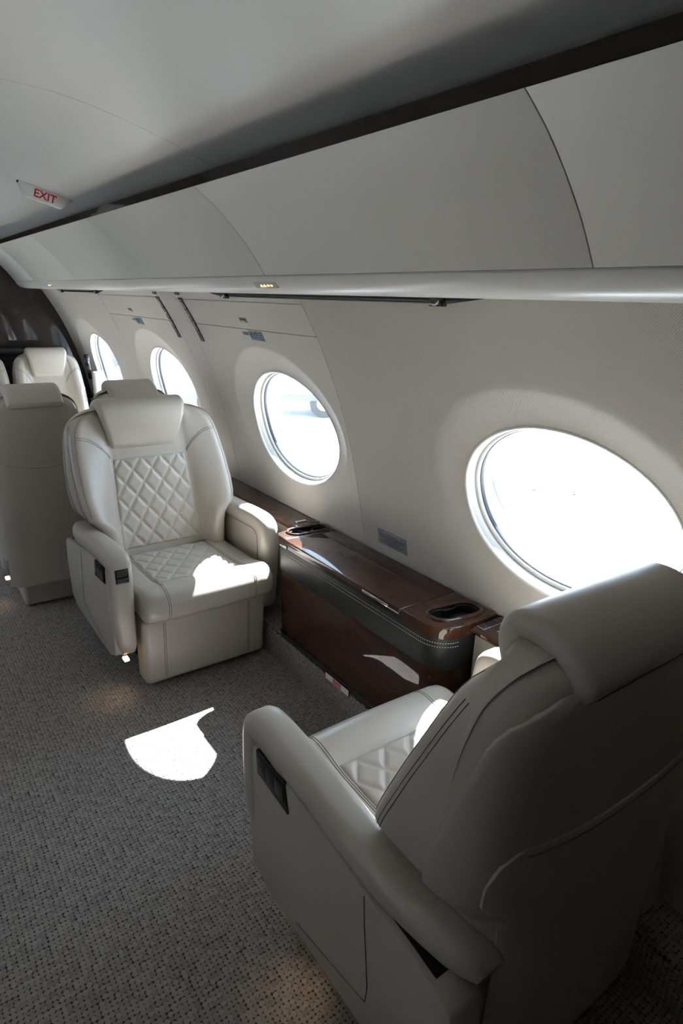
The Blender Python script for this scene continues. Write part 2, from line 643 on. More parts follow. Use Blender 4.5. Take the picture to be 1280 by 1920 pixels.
for k in range(7):
    panel_mesh('wall_panel', lb[k], lb[k + 1], ZB, ZT, VINYL, wall_left, -1, (WINS[k], WZ, WA, WB))

# ---- windows
def ellipse_ring(yc, s, d, inset, n=72):
    """points of the opening pushed d outwards along the normal and shrunk by inset"""
    out = []
    for k in range(n):
        t = 2 * math.pi * k / n
        y, z = yc + WA * math.cos(t), WZ + WB * math.sin(t)
        x = wall_x(yc + (WA + 1e-4) * math.cos(t), z)
        y2, z2 = yc + (WA - inset) * math.cos(t), WZ + (WB - inset) * math.sin(t)
        # keep on the tangent plane when shrinking
        x2 = x + sl * (z2 - z)
        out.append((side(x2 + NRM.x * d, s), y2, z2 + NRM.z * d))
    return out

def make_window(idx, yc, s):
    w = bpy.data.objects.new('window_%d' % idx, None)
    COL.objects.link(w)
    w.location = (side(xw(WZ), s), yc, WZ)
    w['kind'] = 'structure'
    L = Vector(w.location)
    def ring(name, prof, mat):
        secs = [[tuple(Vector(p) - L) for p in ellipse_ring(yc, s, d, i)] for d, i in prof]
        v, f = loft(secs, True, False)
        bm = bmesh.new()
        bv = [bm.verts.new(p) for p in v]
        for q in f: bm.faces.new([bv[k] for k in q])
        return bm_obj(name, bm, mat, w, 60)
    ring('window_bezel', [(0.012, -0.008), (-0.001, -0.008), (-0.0045, -0.005), (-0.0045, -0.001), (-0.001, 0.002), (0.006, 0.003)], WHITE)
    ring('window_reveal', [(0.004, 0.002), (0.020, 0.007), (0.034, 0.006), (0.036, 0.004)], BEIGE_PLASTIC)
    ring('shade_bead', [(0.034, 0.004), (0.033, 0.011), (0.038, 0.016), (0.046, 0.017)], WHITE)
    ring('window_gasket', [(0.045, 0.012), (0.045, 0.019), (0.050, 0.021), (0.060, 0.020)], GASKET)
    ring('window_tunnel', [(0.058, 0.020), (0.085, 0.026), (0.118, 0.034), (0.135, 0.036)], TUNNEL)
    if yc < 0.3 or (s < 0 and yc < 3.0):            # unseen pleated blinds, added closed to darken the near chair's back
        secs = []
        nz = 36
        zlo = -1
        for q in range(nz + 1):
            zz = zlo + (1 - zlo) * q / nz
            hw = (WA - .004) * math.sqrt(max(0, 1 - zz * zz)) + .003
            z = WZ + (WB - .004) * zz
            x = xw(z) + .028 + (.004 if q % 2 else 0) + NRM.x * .024
            secs.append([(side(x, s) - L.x, yc + hw * u - L.y, z + NRM.z * .024 - L.z) for u in (-1, -.5, 0, .5, 1)])
        v, f = loft(secs, False, False)
        mesh_obj('unseen_blind', v, f, BLIND_OPAQUE if yc < 0.3 else BLIND, w, False)
    for nm, d, i in (('inner_pane', 0.056, 0.020), ('outer_pane', 0.122, 0.033)):
        pts = ellipse_ring(yc, s, d, i)
        cpt = np.mean(np.array(pts), 0)
        v = [tuple(Vector(p) - L) for p in pts] + [tuple(Vector(cpt) - L)]
        mesh_obj(nm, v, [(k, (k + 1) % 72, 72) for k in range(72)], GLASS if nm == 'inner_pane' else GLASS_OUT, w)
    return w
i = 1
for yc in WINS:
    make_window(i, yc, 1); i += 1
for yc in WINS:
    make_window(i, yc, -1); i += 1

# ---- fuselage skin behind the trim panels (keeps daylight to the windows)
skin = tag(bpy.data.objects.new('wall_skin', None), 'outer fuselage skin around the cabin', kind='structure')
COL.objects.link(skin)
zoff = NRM.z * SKIN_D
def skin_x(y, z): return xw(min(max(z - zoff, 0.3), 1.75)) + NRM.x * SKIN_D
for s in (1, -1):
    for k in range(7):
        panel_mesh('skin_panel', lb[k], lb[k + 1], 0.30, 1.80, SKIN, skin, s, (WINS[k], WZ + zoff, WA - 0.030, WB - 0.030), fx=skin_x, lip=0.0, gap=-0.004)
prof = []
xt, xb = skin_x(0, 1.80), skin_x(0, 0.30)
for k in range(25):      # crown
    t = math.pi * k / 24
    prof.append((XC + (xt + 0.002 - XC) * math.cos(t), 1.795 + 0.42 * math.sin(t)))
for k in range(25):      # belly
    t = math.pi + math.pi * k / 24
    prof.append((XC + (xb + 0.002 - XC) * math.cos(t), 0.305 + 1.0 * math.sin(t)))
secs = [[(p[0], y, p[1]) for p in prof] for y in (-3.85, 6.05)]
V, F = [], []
n = len(prof)
for q in secs: V += q
for j in range(24): F.append((j, j + 1, n + j + 1, n + j))
for j in range(25, n - 1): F.append((j, j + 1, n + j + 1, n + j))
mesh_obj('skin_crown', V, F, SKIN, skin)

# ---- floor, end walls
fl = box('floor', (-0.75, 1.36, -3.8, 6.0, -0.02, 0.0), CARPET)
tag(fl, 'taupe loop pile carpet over the cabin floor', kind='structure')
box('floor_edge', (-1.3, 1.85, -3.8, 6.0, -0.05, -0.021), BLACK_MATT, fl)
wf = box('wall_far', (-1.4, 2.0, 6.0, 6.06, -0.1, 2.3), WOOD_DARK)
tag(wf, 'glossy dark veneer bulkhead at the far end', kind='structure')
wb = box('wall_back', (-1.4, 2.0, -3.88, -3.8, -0.1, 2.3), WOOD_DARK)
tag(wb, 'dark veneer bulkhead behind the viewer', kind='structure')

# ---- carpeted riser and side ledge under the windows
def extrude_y(name, prof, y0, y1, mat, parent=None, angle=35, closed=True, ny=1):
    secs = [[(p[0], y0 + (y1 - y0) * k / ny, p[1]) for p in prof] for k in range(ny + 1)]
    if closed:
        return fix_loft(name, secs, mat, parent, True, angle)
    v, f = loft(secs, False, False)
    return mesh_obj(name, v, f, mat, parent, True, None, angle)

for s, nm in ((1, 'right'), (-1, 'left')):
    pr = [(side(x, s), z) for x, z in ((1.30, 0.0), (1.30, 0.125), (1.306, 0.136), (1.318, 0.14), (1.62, 0.14), (1.62, 0.0))]
    o = extrude_y('baseboard_' + nm, pr, -3.8, 6.0, CARPET)
    tag(o, 'carpeted riser running along the foot of the wall', kind='structure')
    for xa, ya, yb in (((1.445, -3.8, 1.208), (1.549, 1.208, 2.262), (1.445, 2.262, 6.0)) if s > 0 else ((1.445, -3.8, 6.0),)):
        pr = [(side(x, s), z) for x, z in ((xa, 0.141), (xa, 0.595), (1.555, 0.595), (1.555, 0.141))]
        o = extrude_y('wall_lower_' + nm, pr, ya, yb, LEATHER_SHELL)
        tag(o, 'leather covered lower side wall below the wood ledge', kind='structure')

def ledge(y0, y1, label, s=1):
    pr = [(1.425, 0.596), (1.420, 0.603), (1.420, 0.612), (1.426, 0.618), (1.556, 0.618), (1.556, 0.596)]
    o = extrude_y('side_ledge', [(side(x, s), z) for x, z in pr], y0, y1, WOOD)
    return tag(o, label, 'ledge', 'burl wood ledges below the windows')
ledge(2.262, 6.0, 'burl wood ledge below the windows beside and beyond the far armchair')
ledge(-3.8, 1.208, 'burl wood ledge with switches beside the near armchair')
lt = ledge(-3.8, 6.0, 'burl wood ledge on the aisle side wall', -1)
lt.name = 'trim_3'
for k_ in ('category', 'group'): del lt[k_]
lt['kind'] = 'structure'

# ---- overhead panels, lip, trim, ceiling
oh = tag(bpy.data.objects.new('ceiling_side_panels', None), 'cream overhead side panels above the windows', kind='structure')
COL.objects.link(oh)
OP = chaikin([(1.0155, 1.669), (0.99, 1.706), (0.955, 1.750), (0.915, 1.792), (0.862, 1.842), (0.815, 1.876), (0.793, 1.8905)], 1, False)
OP = [tuple(p) for p in OP]
ohy = [-3.8, -2.75, -1.605, -0.46, 0.686, 1.83, 2.97, 4.12, 5.26, 6.0]
for s in (1, -1):
    for a, b_ in zip(ohy[:-1], ohy[1:]):
        g = 0.0014
        rows = []
        for y, e in ((a + g, 0.012), (a + g, 0.001), (a + g + 0.002, 0), (b_ - g - 0.002, 0), (b_ - g, 0.001), (b_ - g, 0.012)):
            pr = [(side(OP[0][0] + 0.012, s), y, OP[0][1] + 0.010)] + [(side(p[0] + e * 0.7, s), y, p[1] + e * 0.7) for p in OP] + [(side(0.805, s), y, 1.902)]
            rows.append(pr)
        v, f = loft(rows, False, False)
        bm = bmesh.new()
        bv = [bm.verts.new(p) for p in v]
        for q in f: bm.faces.new([bv[k] for k in q])
        bm_obj('overhead_panel', bm, PANEL, oh, 40)
    lip = [(1.40, 1.619), (1.13, 1.617), (1.09, 1.6185), (1.062, 1.624), (1.043, 1.633), (1.029, 1.646), (1.020, 1.659), (1.0165, 1.6665), (1.03, 1.675)]
    lip = chaikin(lip, 2, False)
    extrude_y('overhead_lip', [(side(p[0], s), p[1]) for p in lip], -3.8, 6.0, LIP, oh, 50, False)
    # dark backing behind the seams
    bk = [(1.03, 1.680), (1.00, 1.722), (0.93, 1.81), (0.87, 1.862), (0.815, 1.905)]
    extrude_y('panel_backing', [(side(p[0], s), p[1]) for p in bk], -3.8, 6.0, BLACK_MATT, oh, 50, False)
for s, k in ((1, 1), (-1, 2)):
    pr = [(0.7935, 1.8915), (0.7765, 1.9105), (0.7790, 1.914), (0.84, 1.916), (0.84, 1.9)]
    t = extrude_y('trim_%d' % k, [(side(x, s), z) for x, z in pr], -3.8, 6.0, WOOD_DARK)
    tag(t, 'thin glossy dark wood strip along the top of the overhead panels', kind='structure')
ceil_half = [(0.30, 2.056), (0.40, 2.0545), (0.47, 2.049), (0.565, 2.031), (0.70, 1.997), (0.825, 1.955), (0.90, 1.925), (0.98, 1.885)]
CP = [(2 * XC - x, z) for x, z in ceil_half[::-1]] + ceil_half[1:]
CP = [tuple(p) for p in chaikin(CP, 2, False)]
ce = tag(bpy.data.objects.new('ceiling', None), 'smooth pale lacquered ceiling panels', kind='structure')
COL.objects.link(ce)
cy = [-3.8, -2.8, -0.49, 1.822, 4.13, 6.0]
for a, b_ in zip(cy[:-1], cy[1:]):
    g = 0.0012
    rows = []
    for y, e in ((a + g, 0.012), (a + g, 0.0), (b_ - g, 0.0), (b_ - g, 0.012)):
        rows.append([(p[0], y, p[1] + e) for p in CP])
    v, f = loft(rows, False, False)
    bm = bmesh.new()
    bv = [bm.verts.new(p) for p in v]
    for q in f: bm.faces.new([bv[k] for k in q])
    bm_obj('ceiling_panel', bm, CEIL, ce, 40)
extrude_y('ceiling_backing', [(p[0], p[1] + 0.03) for p in CP], -3.8, 6.0, BLACK_MATT, ce, 50, False)

# ------------------------------------------------------------------ outside
ap = box('ground', (-90, 120, -90, 140, -2.3, -2.2), CONCRETE)
tag(ap, 'sunlit concrete apron outside', kind='structure')
JD, JN = Vector((.80, .60)), Vector((-.60, .80))        # the slabs lie askew to the aircraft
def joint(p, q, w):
    d = (q - p).normalized(); n_ = Vector((-d.y, d.x)) * w / 2
    prism('slab_joint', [tuple(p + n_), tuple(p - n_), tuple(q - n_), tuple(q + n_)], 'z', -2.2, -2.1965, JOINT, ap)
for k in range(-9, 10):
    off = -.16 + 5.0 * k
    joint(JN * off + JD * 3, JN * off + JD * 75, .07)
joint(JN * -1.0 + JD * 3, JN * -1.0 + JD * 75, .05)
for k in range(12):
    joint(JD * (9 + 5.0 * k) - JN * 45, JD * (9 + 5.0 * k) + JN * 45, .07)

tr = thing('service_truck', 'white service truck parked on the apron outside the second window', 'truck', (11.6, 19.2, -2.2))
tr.rotation_euler.z = math.radians(-32)
box('chassis', (-3.4, 3.4, -1.0, 1.0, 0.55, 0.8), TRUCK_BLUE, tr, 0.03)
box('cargo_box', (-1.4, 3.4, -1.15, 1.15, 0.8, 3.1), TRUCK_WHITE, tr, 0.06)
box('side_panel', (-0.9, 0.5, -1.18, -1.14, 1.0, 2.5), TRUCK_BLUE, tr, 0.01)
box('side_panel', (1.0, 2.9, -1.18, -1.14, 1.0, 2.5), TRUCK_BLUE, tr, 0.01)
cab = box('cab', (-3.5, -1.6, -1.1, 1.1, 0.75, 2.7), TRUCK_WHITE, tr, 0.15, 3)
box('side_window', (-3.0, -2.1, -1.115, -1.08, 1.75, 2.4), HANGAR_DARK, cab, 0.01)
for wx in (-2.6, 1.2, 2.4):
    for wy in (-1.0, 0.75):
        pts = [(wx + 0.48 * math.cos(2 * math.pi * k / 24), 0.48 + 0.48 * math.sin(2 * math.pi * k / 24)) for k in range(24)]
        whl = prism('wheel', pts, 'y', wy, wy + 0.28, RUBBER, tr, 0.03)
        pts = [(wx + 0.24 * math.cos(2 * math.pi * k / 20), 0.48 + 0.24 * math.sin(2 * math.pi * k / 20)) for k in range(20)]
        prism('hub', pts, 'y', wy - 0.02, wy + 0.3, TRUCK_WHITE, whl, 0.01)

hg = thing('hangar', 'blue grey hangar with dark doors far across the apron', 'building', (26, 62, -2.2))
box('wall', (-22, 30, 0, 18, 0, 9), HANGAR, hg)
prism('roof', [(-23, 9), (-23, 9.5), (4, 12), (31, 9.5), (31, 9)], 'y', -0.6, 18.6, TRUCK_WHITE, hg)
for k in range(5):
    d = box('door', (-20 + 10 * k, -12 + 10 * k, -0.12, 0.02, 0, 6.4), HANGAR_DARK, hg)
    for j in range(3):
        box('pane', (-19.4 + 10 * k + 2.4 * j, -17.6 + 10 * k + 2.4 * j, -0.16, -0.10, 4.3, 5.4), TRUCK_WHITE, d)

# ------------------------------------------------------------------ armchairs
def interp(z, tab):
    return float(np.interp(z, [t[0] for t in tab], [t[1] for t in tab]))
T_W = [(.30, .285), (.50, .292), (.57, .295), (.60, .302), (.622, .316), (.646, .344), (.67, .362), (.75, .370), (.85, .368), (.95, .360), (1.01, .350), (1.045, .336), (1.07, .312), (1.088, .280), (1.10, .245), (1.108, .205), (1.112, .17)]
T_W2 = [(.0, .345), (.67, .362)] + T_W[7:]
SLIM = [False]
T_R = [(.30, -.785), (.6, -.797), (1.0, -.815), (1.05, -.812), (1.08, -.80), (1.10, -.785), (1.112, -.765)]
T_F = [(.30, -.50), (.42, -.485), (.60, -.475), (.66, -.490), (.75, -.535), (.95, -.628), (1.05, -.672), (1.08, -.695), (1.10, -.715), (1.112, -.73)]
T_Q = [(.30, -.575), (.46, -.585), (.66, -.628), (.88, -.668), (1.0, -.692), (1.08, -.712), (1.10, -.725), (1.112, -.735)]
BZ = [.34, .38, .44, .50, .56, .60, .622, .634, .646, .660, .70, .75, .80, .85, .90, .95, .99, 1.02, 1.04, 1.055, 1.068, 1.08, 1.09, 1.098, 1.105, 1.11, 1.112]

def lean(z): return 0.0 if SLIM[0] else -.024 * max(0, min(1, (z - .45) / .65))
def back_section(z, sx):
    w, yr, yf, yq = interp(z, T_W2 if SLIM[0] else T_W) * sx, interp(z, T_R), interp(z, T_F), interp(z, T_Q)
    qi = min(.19 * sx, w * .62)
    yr2 = yr
    half = [(0, yr2), (w * .55, yr2 + .002), (w - .055, yr2 + .012), (w - .012, yr2 + .045), (w, yr2 + .10),
            (w, (yr2 + yf) / 2), (w - .002, yf - .045), (w - .012, yf - .012), (w - .04, yf + .004), (w - .075, yf - .008),
            (qi + .035, yq + .45 * (yf - yq)), (qi + .006, yq + .012), (qi - .012, yq), (qi * .5, yq), (0, yq)]
    full = half + [(-x, y) for x, y in half[-2:0:-1]]
    ln_ = lean(z)
    return [p + np.array((ln_, 0)) for p in chaikin(full, 2, True)]

def bvh_of(o):
    me = o.data
    return BVHTree.FromPolygons([v.co[:] for v in me.vertices], [p.vertices[:] for p in me.polygons])

def seam(name, bvh, rays, r, mat, parent, lift=0.0006):
    pts = []
    for o_, d_ in rays:
        if MIRY[0]:
            o_ = (o_[0], -o_[1], o_[2]); d_ = (d_[0], -d_[1], d_[2])
        h, nn, _, _ = bvh.ray_cast(Vector(o_), Vector(d_).normalized(), 3.0)
        if h is not None:
            q = h - Vector(d_).normalized() * lift
            if MIRY[0]: q = Vector((q.x, -q.y, q.z))
            pts.append(q)
    if len(pts) > 2:
        return tube(name, pts, r, mat, parent, 6)

def quilt(name, bvh, grid_fn, nu, nv, cast, dia, puff, parent, edge):
    """grid_fn(u,v)->(origin, plane coords p,q, edge distance); relief of stitched diamonds"""
    V = []
    dn = Vector(cast)
    if MIRY[0]: dn.y = -dn.y
    for i in range(nu + 1):
        for j in range(nv + 1):
            o_, p, q, ed = grid_fn(i / nu, j / nv)
            oo = Vector(o_)
            if MIRY[0]: oo.y = -oo.y
            h, nn, _, _ = bvh.ray_cast(oo, dn, 3.0)
            if h is None: h = oo + dn * 0.5
            a = p / dia[0] + q / dia[1]
            b = p / dia[0] - q / dia[1]
            fa, fb = abs(a - round(a)), abs(b - round(b))     # 0 on a stitch line
            da, db = min(fa, 0.5) * 2, min(fb, 0.5) * 2
            m = min(da, db)
            g = min(1.0, m / 0.55)
            hgt = puff * (1 - (1 - g) ** 2.2)
            if m < 0.075: hgt += puff * 0.22 * (1 - m / 0.075)   # raised thread in the groove
            k = min(1.0, ed / edge)
            hgt = hgt * k + (0.0015 if ed > 0.0005 else -0.004)
            pt = h - dn * hgt
            if MIRY[0]: pt.y = -pt.y
            V.append(pt[:])
    F = []
    for i in range(nu):
        for j in range(nv):
            F.append((i * (nv + 1) + j, (i + 1) * (nv + 1) + j, (i + 1) * (nv + 1) + j + 1, i * (nv + 1) + j + 1))
    bm = bmesh.new()
    bv = [bm.verts.new(p) for p in V]
    for f in F: bm.faces.new([bv[k] for k in f])
    vs = [v.co[:] for v in bm.verts]
    bm.free()
    # orient towards the sitter
    a, b, c = Vector(vs[F[0][0]]), Vector(vs[F[0][1]]), Vector(vs[F[0][2]])
    if (b - a).cross(c - a).dot(Vector(cast)) > 0: F = [f[::-1] for f in F]
    return mesh_obj(name, vs, F, LEATHER, parent)

def sweep_x(name, path, xs, thick, mat, parent, rnd=0.028, endtaper=True, xshift=None, wf=None):
    """band of rounded section swept along a path in (y,z); xs=(x0,x1); thickness inward from the path"""
    P = resample(chaikin(path, 3, False), 64)
    T = np.gradient(P, axis=0)
    T /= np.linalg.norm(T, axis=1)[:, None]
    secs = []
    m = len(P)
    for i in range(m):
        t = T[i]
        nin = np.array([-t[1], t[0]])     # turned left of the direction of travel
        k = 1.0
        dist = min(i, m - 1 - i)
        if endtaper and dist < 3: k = (0.30, 0.76, 0.94)[dist]
        w = (xs[1] - xs[0]) * (0.70 + 0.30 * k) * (wf(i / (m - 1)) if wf else 1)
        th = thick * k
        xc = (xs[0] + xs[1]) / 2 + (xshift(i / (m - 1)) if xshift else 0)
        sec = []
        for (a, b) in rrect(w, th, min(rnd, th * 0.49), 4):
            off = b - thick / 2
            q = P[i] - nin * off * -1 if False else P[i] + nin * (thick / 2 + b)
            sec.append((xc + a, q[0], q[1]))
        secs.append(sec)
    return fix_loft(name, secs, mat, parent, True, 50)

def make_chair(name, label, x, y, mirror, sx=1.0, arms=True, detail=True, group=None, lamp=True, quilted=True, ad=0.0):
    MIRY[0] = mirror
    SLIM[0] = not arms
    t = thing(name, label, 'armchair' if arms else 'seat', (x, y, 0), group)
    # pedestal
    box('pedestal', (-.23 * sx, .23 * sx, -.68, -.22, 0.0, .21), LEATHER_SHELL if not arms else BLACK_MATT, t, .02)
    # leg rest
    def tp(v, a, b, c):
        if c < .5: v.co.y -= .012 * (1 if b > .5 else 0); v.co.x *= .985
    fr = box('leg_rest', (-.286 * sx, .286 * sx, -.215, -.088, .022, .337), LEATHER, t, .030, 5, tp)
    # seat cushion
    prof = [(-.60, .345), (-.30, .343), (-.085, .340), (-.045, .343), (-.012, .365), (0, .405), (-.008, .445), (-.035, .474), (-.075, .483), (-.115, .475), (-.15, .459), (-.20, .450), (-.40, .444), (-.60, .440)]
    prof = chaikin(prof, 2, True)
    cen = np.mean(np.array(prof), 0)
    xs = [-.29, -.2885, -.283, -.272, -.25, -.225, -.205, -.19, -.175, -.12, -.06, 0]
    ins = [.026, .016, .007, .002, 0, 0, 0, 0, 0, 0, 0, 0]
    xs = xs + [-v for v in xs[-2::-1]]
    ins = ins + ins[-2::-1]
    secs = []
    for xx, e in zip(xs, ins):
        sec = []
        for p in prof:
            yy, zz = p
            dy = np.clip((cen[0] - yy) / .05, -1, 1) * e
            dz = np.clip((cen[1] - zz) / .02, -1, 1) * e
            bz = 0
            if zz > .43 and yy < -.10:
                bz = .010 * min(1, max(0, (abs(xx) - .18) / .03)) * min(1, (-.10 - yy) / .06)
            bow = .010 * (1 - (xx / .29) ** 2) if yy > -.12 else 0
            sec.append((xx * sx, yy + dy - .010 + bow, zz + dz + bz))
        secs.append(sec)
    cu = fix_loft('seat_cushion', secs, LEATHER, t, True, 60)
    # backrest
    secs = [[(p[0], p[1], z) for p in back_section(z, sx)] for z in BZ]
    bk = fix_loft('backrest', secs, LEATHER, t, True, 60)
    bb, bc = bvh_of(bk), bvh_of(cu)
    # rear shell panels laid over the back
    def shell(nm, zs, ylim, off, mat, parent, bowl=None):
        rows = []
        for k, (z, o2) in enumerate(zs):
            S = np.array(back_section(z, sx))
            C0 = np.array([0, (interp(z, T_R) + interp(z, T_F)) / 2])
            S = S[np.argsort(np.arctan2(S[:, 0] - lean(z), -(S[:, 1] - C0[1])))]   # from -180 through the rear (0) to 180
            yl = ylim(z)
            ins_ = np.where(S[:, 1] < yl)[0]
            i0, i1 = ins_[0], ins_[-1]
            def cut(a, b):
                k = (yl - a[1]) / (b[1] - a[1] + 1e-12)
                return a + (b - a) * k
            parts_ = [S[i0:i1 + 1]]
            if i0 > 0: parts_.insert(0, cut(S[i0 - 1], S[i0])[None])
            if i1 < len(S) - 1: parts_.append(cut(S[i1 + 1], S[i1])[None])
            S = np.vstack(parts_)
            S = resample(S, 49)
            e0 = S[1] - S[0]; e0 = e0 / (np.linalg.norm(e0) + 1e-9); e1 = S[-2] - S[-1]; e1 = e1 / (np.linalg.norm(e1) + 1e-9)
            S = np.vstack([S[0], S[0] + e0 * .0008, S[0] + e0 * .004, S[1:-1], S[-1] + e1 * .004, S[-1] + e1 * .0008, S[-1]])
            tt = np.gradient(S, axis=0); tt /= np.linalg.norm(tt, axis=1)[:, None] + 1e-9
            nr = np.stack([tt[:, 1], -tt[:, 0]], 1)
            oo = np.full(len(S), off + o2); oo[0] = oo[-1] = -.004; oo[1] = oo[-2] = min(off + o2, off * .75)
            S2 = S + nr * oo[:, None]
            rows.append([(p[0], p[1], z + (bowl(p[0], z) if bowl else 0)) for p in S2])
        v, f = loft(rows, False, False)
        bm = bmesh.new()
        bv = [bm.verts.new(p) for p in v]
        for q in f: bm.faces.new([bv[k] for k in q])
        bmesh.ops.recalc_face_normals(bm, faces=bm.faces[:])
        return bm_obj(nm, bm, mat, parent, 42)
    zs = [(z, 0) for z in np.linspace(.30, 1.05, 40)]
    zs = [(.30, -.012)] + zs + [(1.062, -.001), (1.066, -.012)]
    rp = shell('rear_panel', zs, lambda z: interp(z, [(.2, -.60), (.59, -.640), (.92, -.735), (1.0, -.757), (1.03, -.772), (1.05, -.79), (1.07, -.80)]), .008, LEATHER_SHELL, t)
    zs = [(z, 0) for z in np.linspace(.16, .79, 30)]
    zs = [(.16, -.018)] + zs + [(.797, -.002), (.80, -.012)]
    lc = shell('rear_cover', zs, lambda z: interp(z, [(.16, -.735), (.60, -.757), (.72, -.768), (.78, -.785), (.80, -.797)]), .013, LEATHER_SHELL, t, lambda x_, z_: (.022 - .04 * (1 - min(1, (x_ / (.33 * sx)) ** 2))) * (z_ - .16) / .64)
    # headrest folded over the top
    path = [(-.668, .918), (-.662, .935), (-.648, .99), (-.636, 1.05), (-.638, 1.10), (-.656, 1.136), (-.695, 1.154), (-.745, 1.150), (-.79, 1.130), (-.820, 1.098), (-.832, 1.066), (-.833, 1.052)]
    if not arms: path = path[:-2] + [(-.840, 1.090)]
    P = resample(chaikin(path, 3, False), 44)
    T = np.gradient(P, axis=0); T /= np.linalg.norm(T, axis=1)[:, None]
    secs = []
    for k in range(44):
        u = k / 43
        hw = np.interp(u, [0, .04, .35, .5, 1], [.150, .157, .194, .205, .200]) * (sx if sx < 1 else 1) * (1.0 if sx == 1 else 1.04)
        d = min(k, 43 - k)
        th = .050 * (.45, .75, .92, 1)[min(d, 3)]
        hw *= (.965, .985, .996, 1)[min(d, 3)]
        nin = np.array([-T[k][1], T[k][0]])
        sec = []
        for (a, b) in rrect(2 * hw, th, th * .46, 5):
            q = P[k] + nin * (.025 - b)
            sec.append((a + lean(1.1) * 1.5, q[0], q[1]))
        secs.append(sec)
    hr = fix_loft('headrest', secs, LEATHER, t, True, 60)
    # quilted panels
    if quilted:
        def gb(u, v):
            z = .462 + (.882 - .462) * v
            hw = (.197 + (.172 - .197) * v) * sx
            xx = -hw + 2 * hw * u
            ed = min(hw - abs(xx), z - .462, .882 - z)
            return (xx + lean(z), -.2, z), xx, z - .47, ed
        quilt('quilted_back', bb, gb, 96, 110, (0, -1, 0), (.0895 * sx, .118), .0085, t, .012)
        def gs(u, v):
            yy = -.56 + (.56 - .165) * v
            hw = .186 * sx
            xx = -hw + 2 * hw * u
            ed = min(hw - abs(xx), yy + .56, -.165 - yy)
            return (xx, yy, .9), xx, yy, ed
        quilt('quilted_seat', bc, gs, 96, 100, (0, 0, -1), (.0895 * sx, .118), .0075, t, .012)
    # seams
    if detail:
        br = bvh_of(fr); brp = bvh_of(rp); bl = bvh_of(lc); bh = bvh_of(hr)
        for s in (-1, 1):
            for e in (-.004, .004):
                xx = (.195 * s + e) * sx
                rays = [((xx, yy, .9), (0, 0, -1)) for yy in np.linspace(-.56, -.05, 26)]
                rays += [((xx, .3, z), (0, -1, 0)) for z in np.linspace(.474, .35, 14)]
                seam('seam', bc, rays, .0011, LEATHER_SEAM, cu)
                rays = [((xx, .3, z), (0, -1, 0)) for z in np.linspace(.325, .03, 16)]
                seam('seam', br, rays, .0011, LEATHER_SEAM, fr)
            # shoulder seams on the bolsters
            for e in (0, .009):
                rays = []
                for u in np.linspace(0, 1, 18):
                    px = (.182 + (.325 - .182) * u) * s * sx
                    pz = .885 + .105 * u ** .8 + .02 * math.sin(math.pi * u) + e
                    rays.append(((px + lean(pz), 0, pz), (0, -1, 0)))
                seam('seam', bb, rays, .0011, LEATHER_SEAM, bk)
            # outer piping seam down each wing
            rays = [((s * (interp(z, T_W) - .028) * sx + lean(z), 0, z), (0, -1, 0)) for z in np.linspace(.67, 1.07, 30)]
            seam('seam', bb, rays, .0011, LEATHER_SEAM, bk)
            for dd in (.012, .022):
                rays = [((s * .9, interp(z, T_F) - .018 - dd, z), (-s, 0, 0)) for z in np.linspace(.66, 1.04, 40)]
                seam('seam', bb, rays, .0008, LEATHER_SEAM, bk)
        # rear cover stitching
        rays = [((xx, -1.4, .785 + .022 - .04 * (1 - min(1, (xx / (.33 * sx)) ** 2))), (0, 1, 0)) for xx in np.linspace(-.30 * sx, .30 * sx, 30)]
        seam('seam', bl, rays, .0010, LEATHER_SEAM, lc)
        rays = [((xx, -1.4, 1.052), (0, 1, 0)) for xx in np.linspace(-.205 * sx, .205 * sx, 24)]
        seam('seam', bh, rays, .0010, LEATHER_SEAM, hr)
    if arms:
        # aisle arm: padded band over the front and along the top
        path = [(-.060, .185), (-.050, .25), (-.036, .36), (-.028, .48), (-.028, .575), (-.034, .618), (-.060, .641), (-.11, .649), (-.20, .646), (-.35, .632), (-.50, .610), (-.65, .588), (-.74, .572), (-.79, .555)]
        path = [(a + ad, b) for a, b in path]
        sh = lambda u: (.018 * max(0, (.18 - u) / .18) ** 1.5 + .05 * max(0, (u - .75) / .25) ** 2)
        sweep_x('aisle_arm_pad', path, (-.402, -.306), .072, LEATHER, t, .030, True, sh, lambda u: 1 - .22 * max(0, (.16 - u) / .16) - .12 * max(0, (u - .8) / .2))
        poly = [(-.075, .20), (-.066, .34), (-.060, .50), (-.066, .556), (-.10, .570), (-.20, .571), (-.35, .557), (-.50, .535), (-.65, .513), (-.74, .497), (-.775, .480), (-.785, .36), (-.75, .20), (-.68, .165), (-.15, .165)]
        poly = [(a + ad, b) for a, b in poly]
        o = prism('aisle_side_panel', poly, 'x', -.394, -.315, LEATHER_SHELL, t, .008)
        poly2 = [(-.09, .22), (-.09, .60), (-.35, .60), (-.65, .522), (-.75, .492), (-.75, .25)]
        poly2 = [(a + ad, b) for a, b in poly2]
        prism('arm_core', poly2, 'x', -.378, -.318, BLACK_MATT, t)
        # seam of the lower side panel
        bs = bvh_of(o)
        rays = [((-.8, yy, zz), (1, 0, 0)) for yy, zz in [(-.30, .20), (-.40, .22), (-.50, .24), (-.56, .255), (-.565, .30), (-.555, .38), (-.545, .45), (-.54, .52)]]
        seam('panel_seam', bs, rays, .0012, LEATHER_SEAM, o)
        # control panel with three keys
        cp = prism('control_panel', [(-.118 + ad, .505), (-.112 + ad, .571), (-.245 + ad, .566), (-.262 + ad, .490)], 'x', -.3985, -.388, BLACK, t, .003)
        for k in range(3):
            y0 = -.126 - .040 * k + ad
            prism('key', [(y0, .516), (y0 + .003, .556), (y0 - .035, .554), (y0 - .040, .512)], 'x', -.4015, -.396, BUTTON, cp, .002)
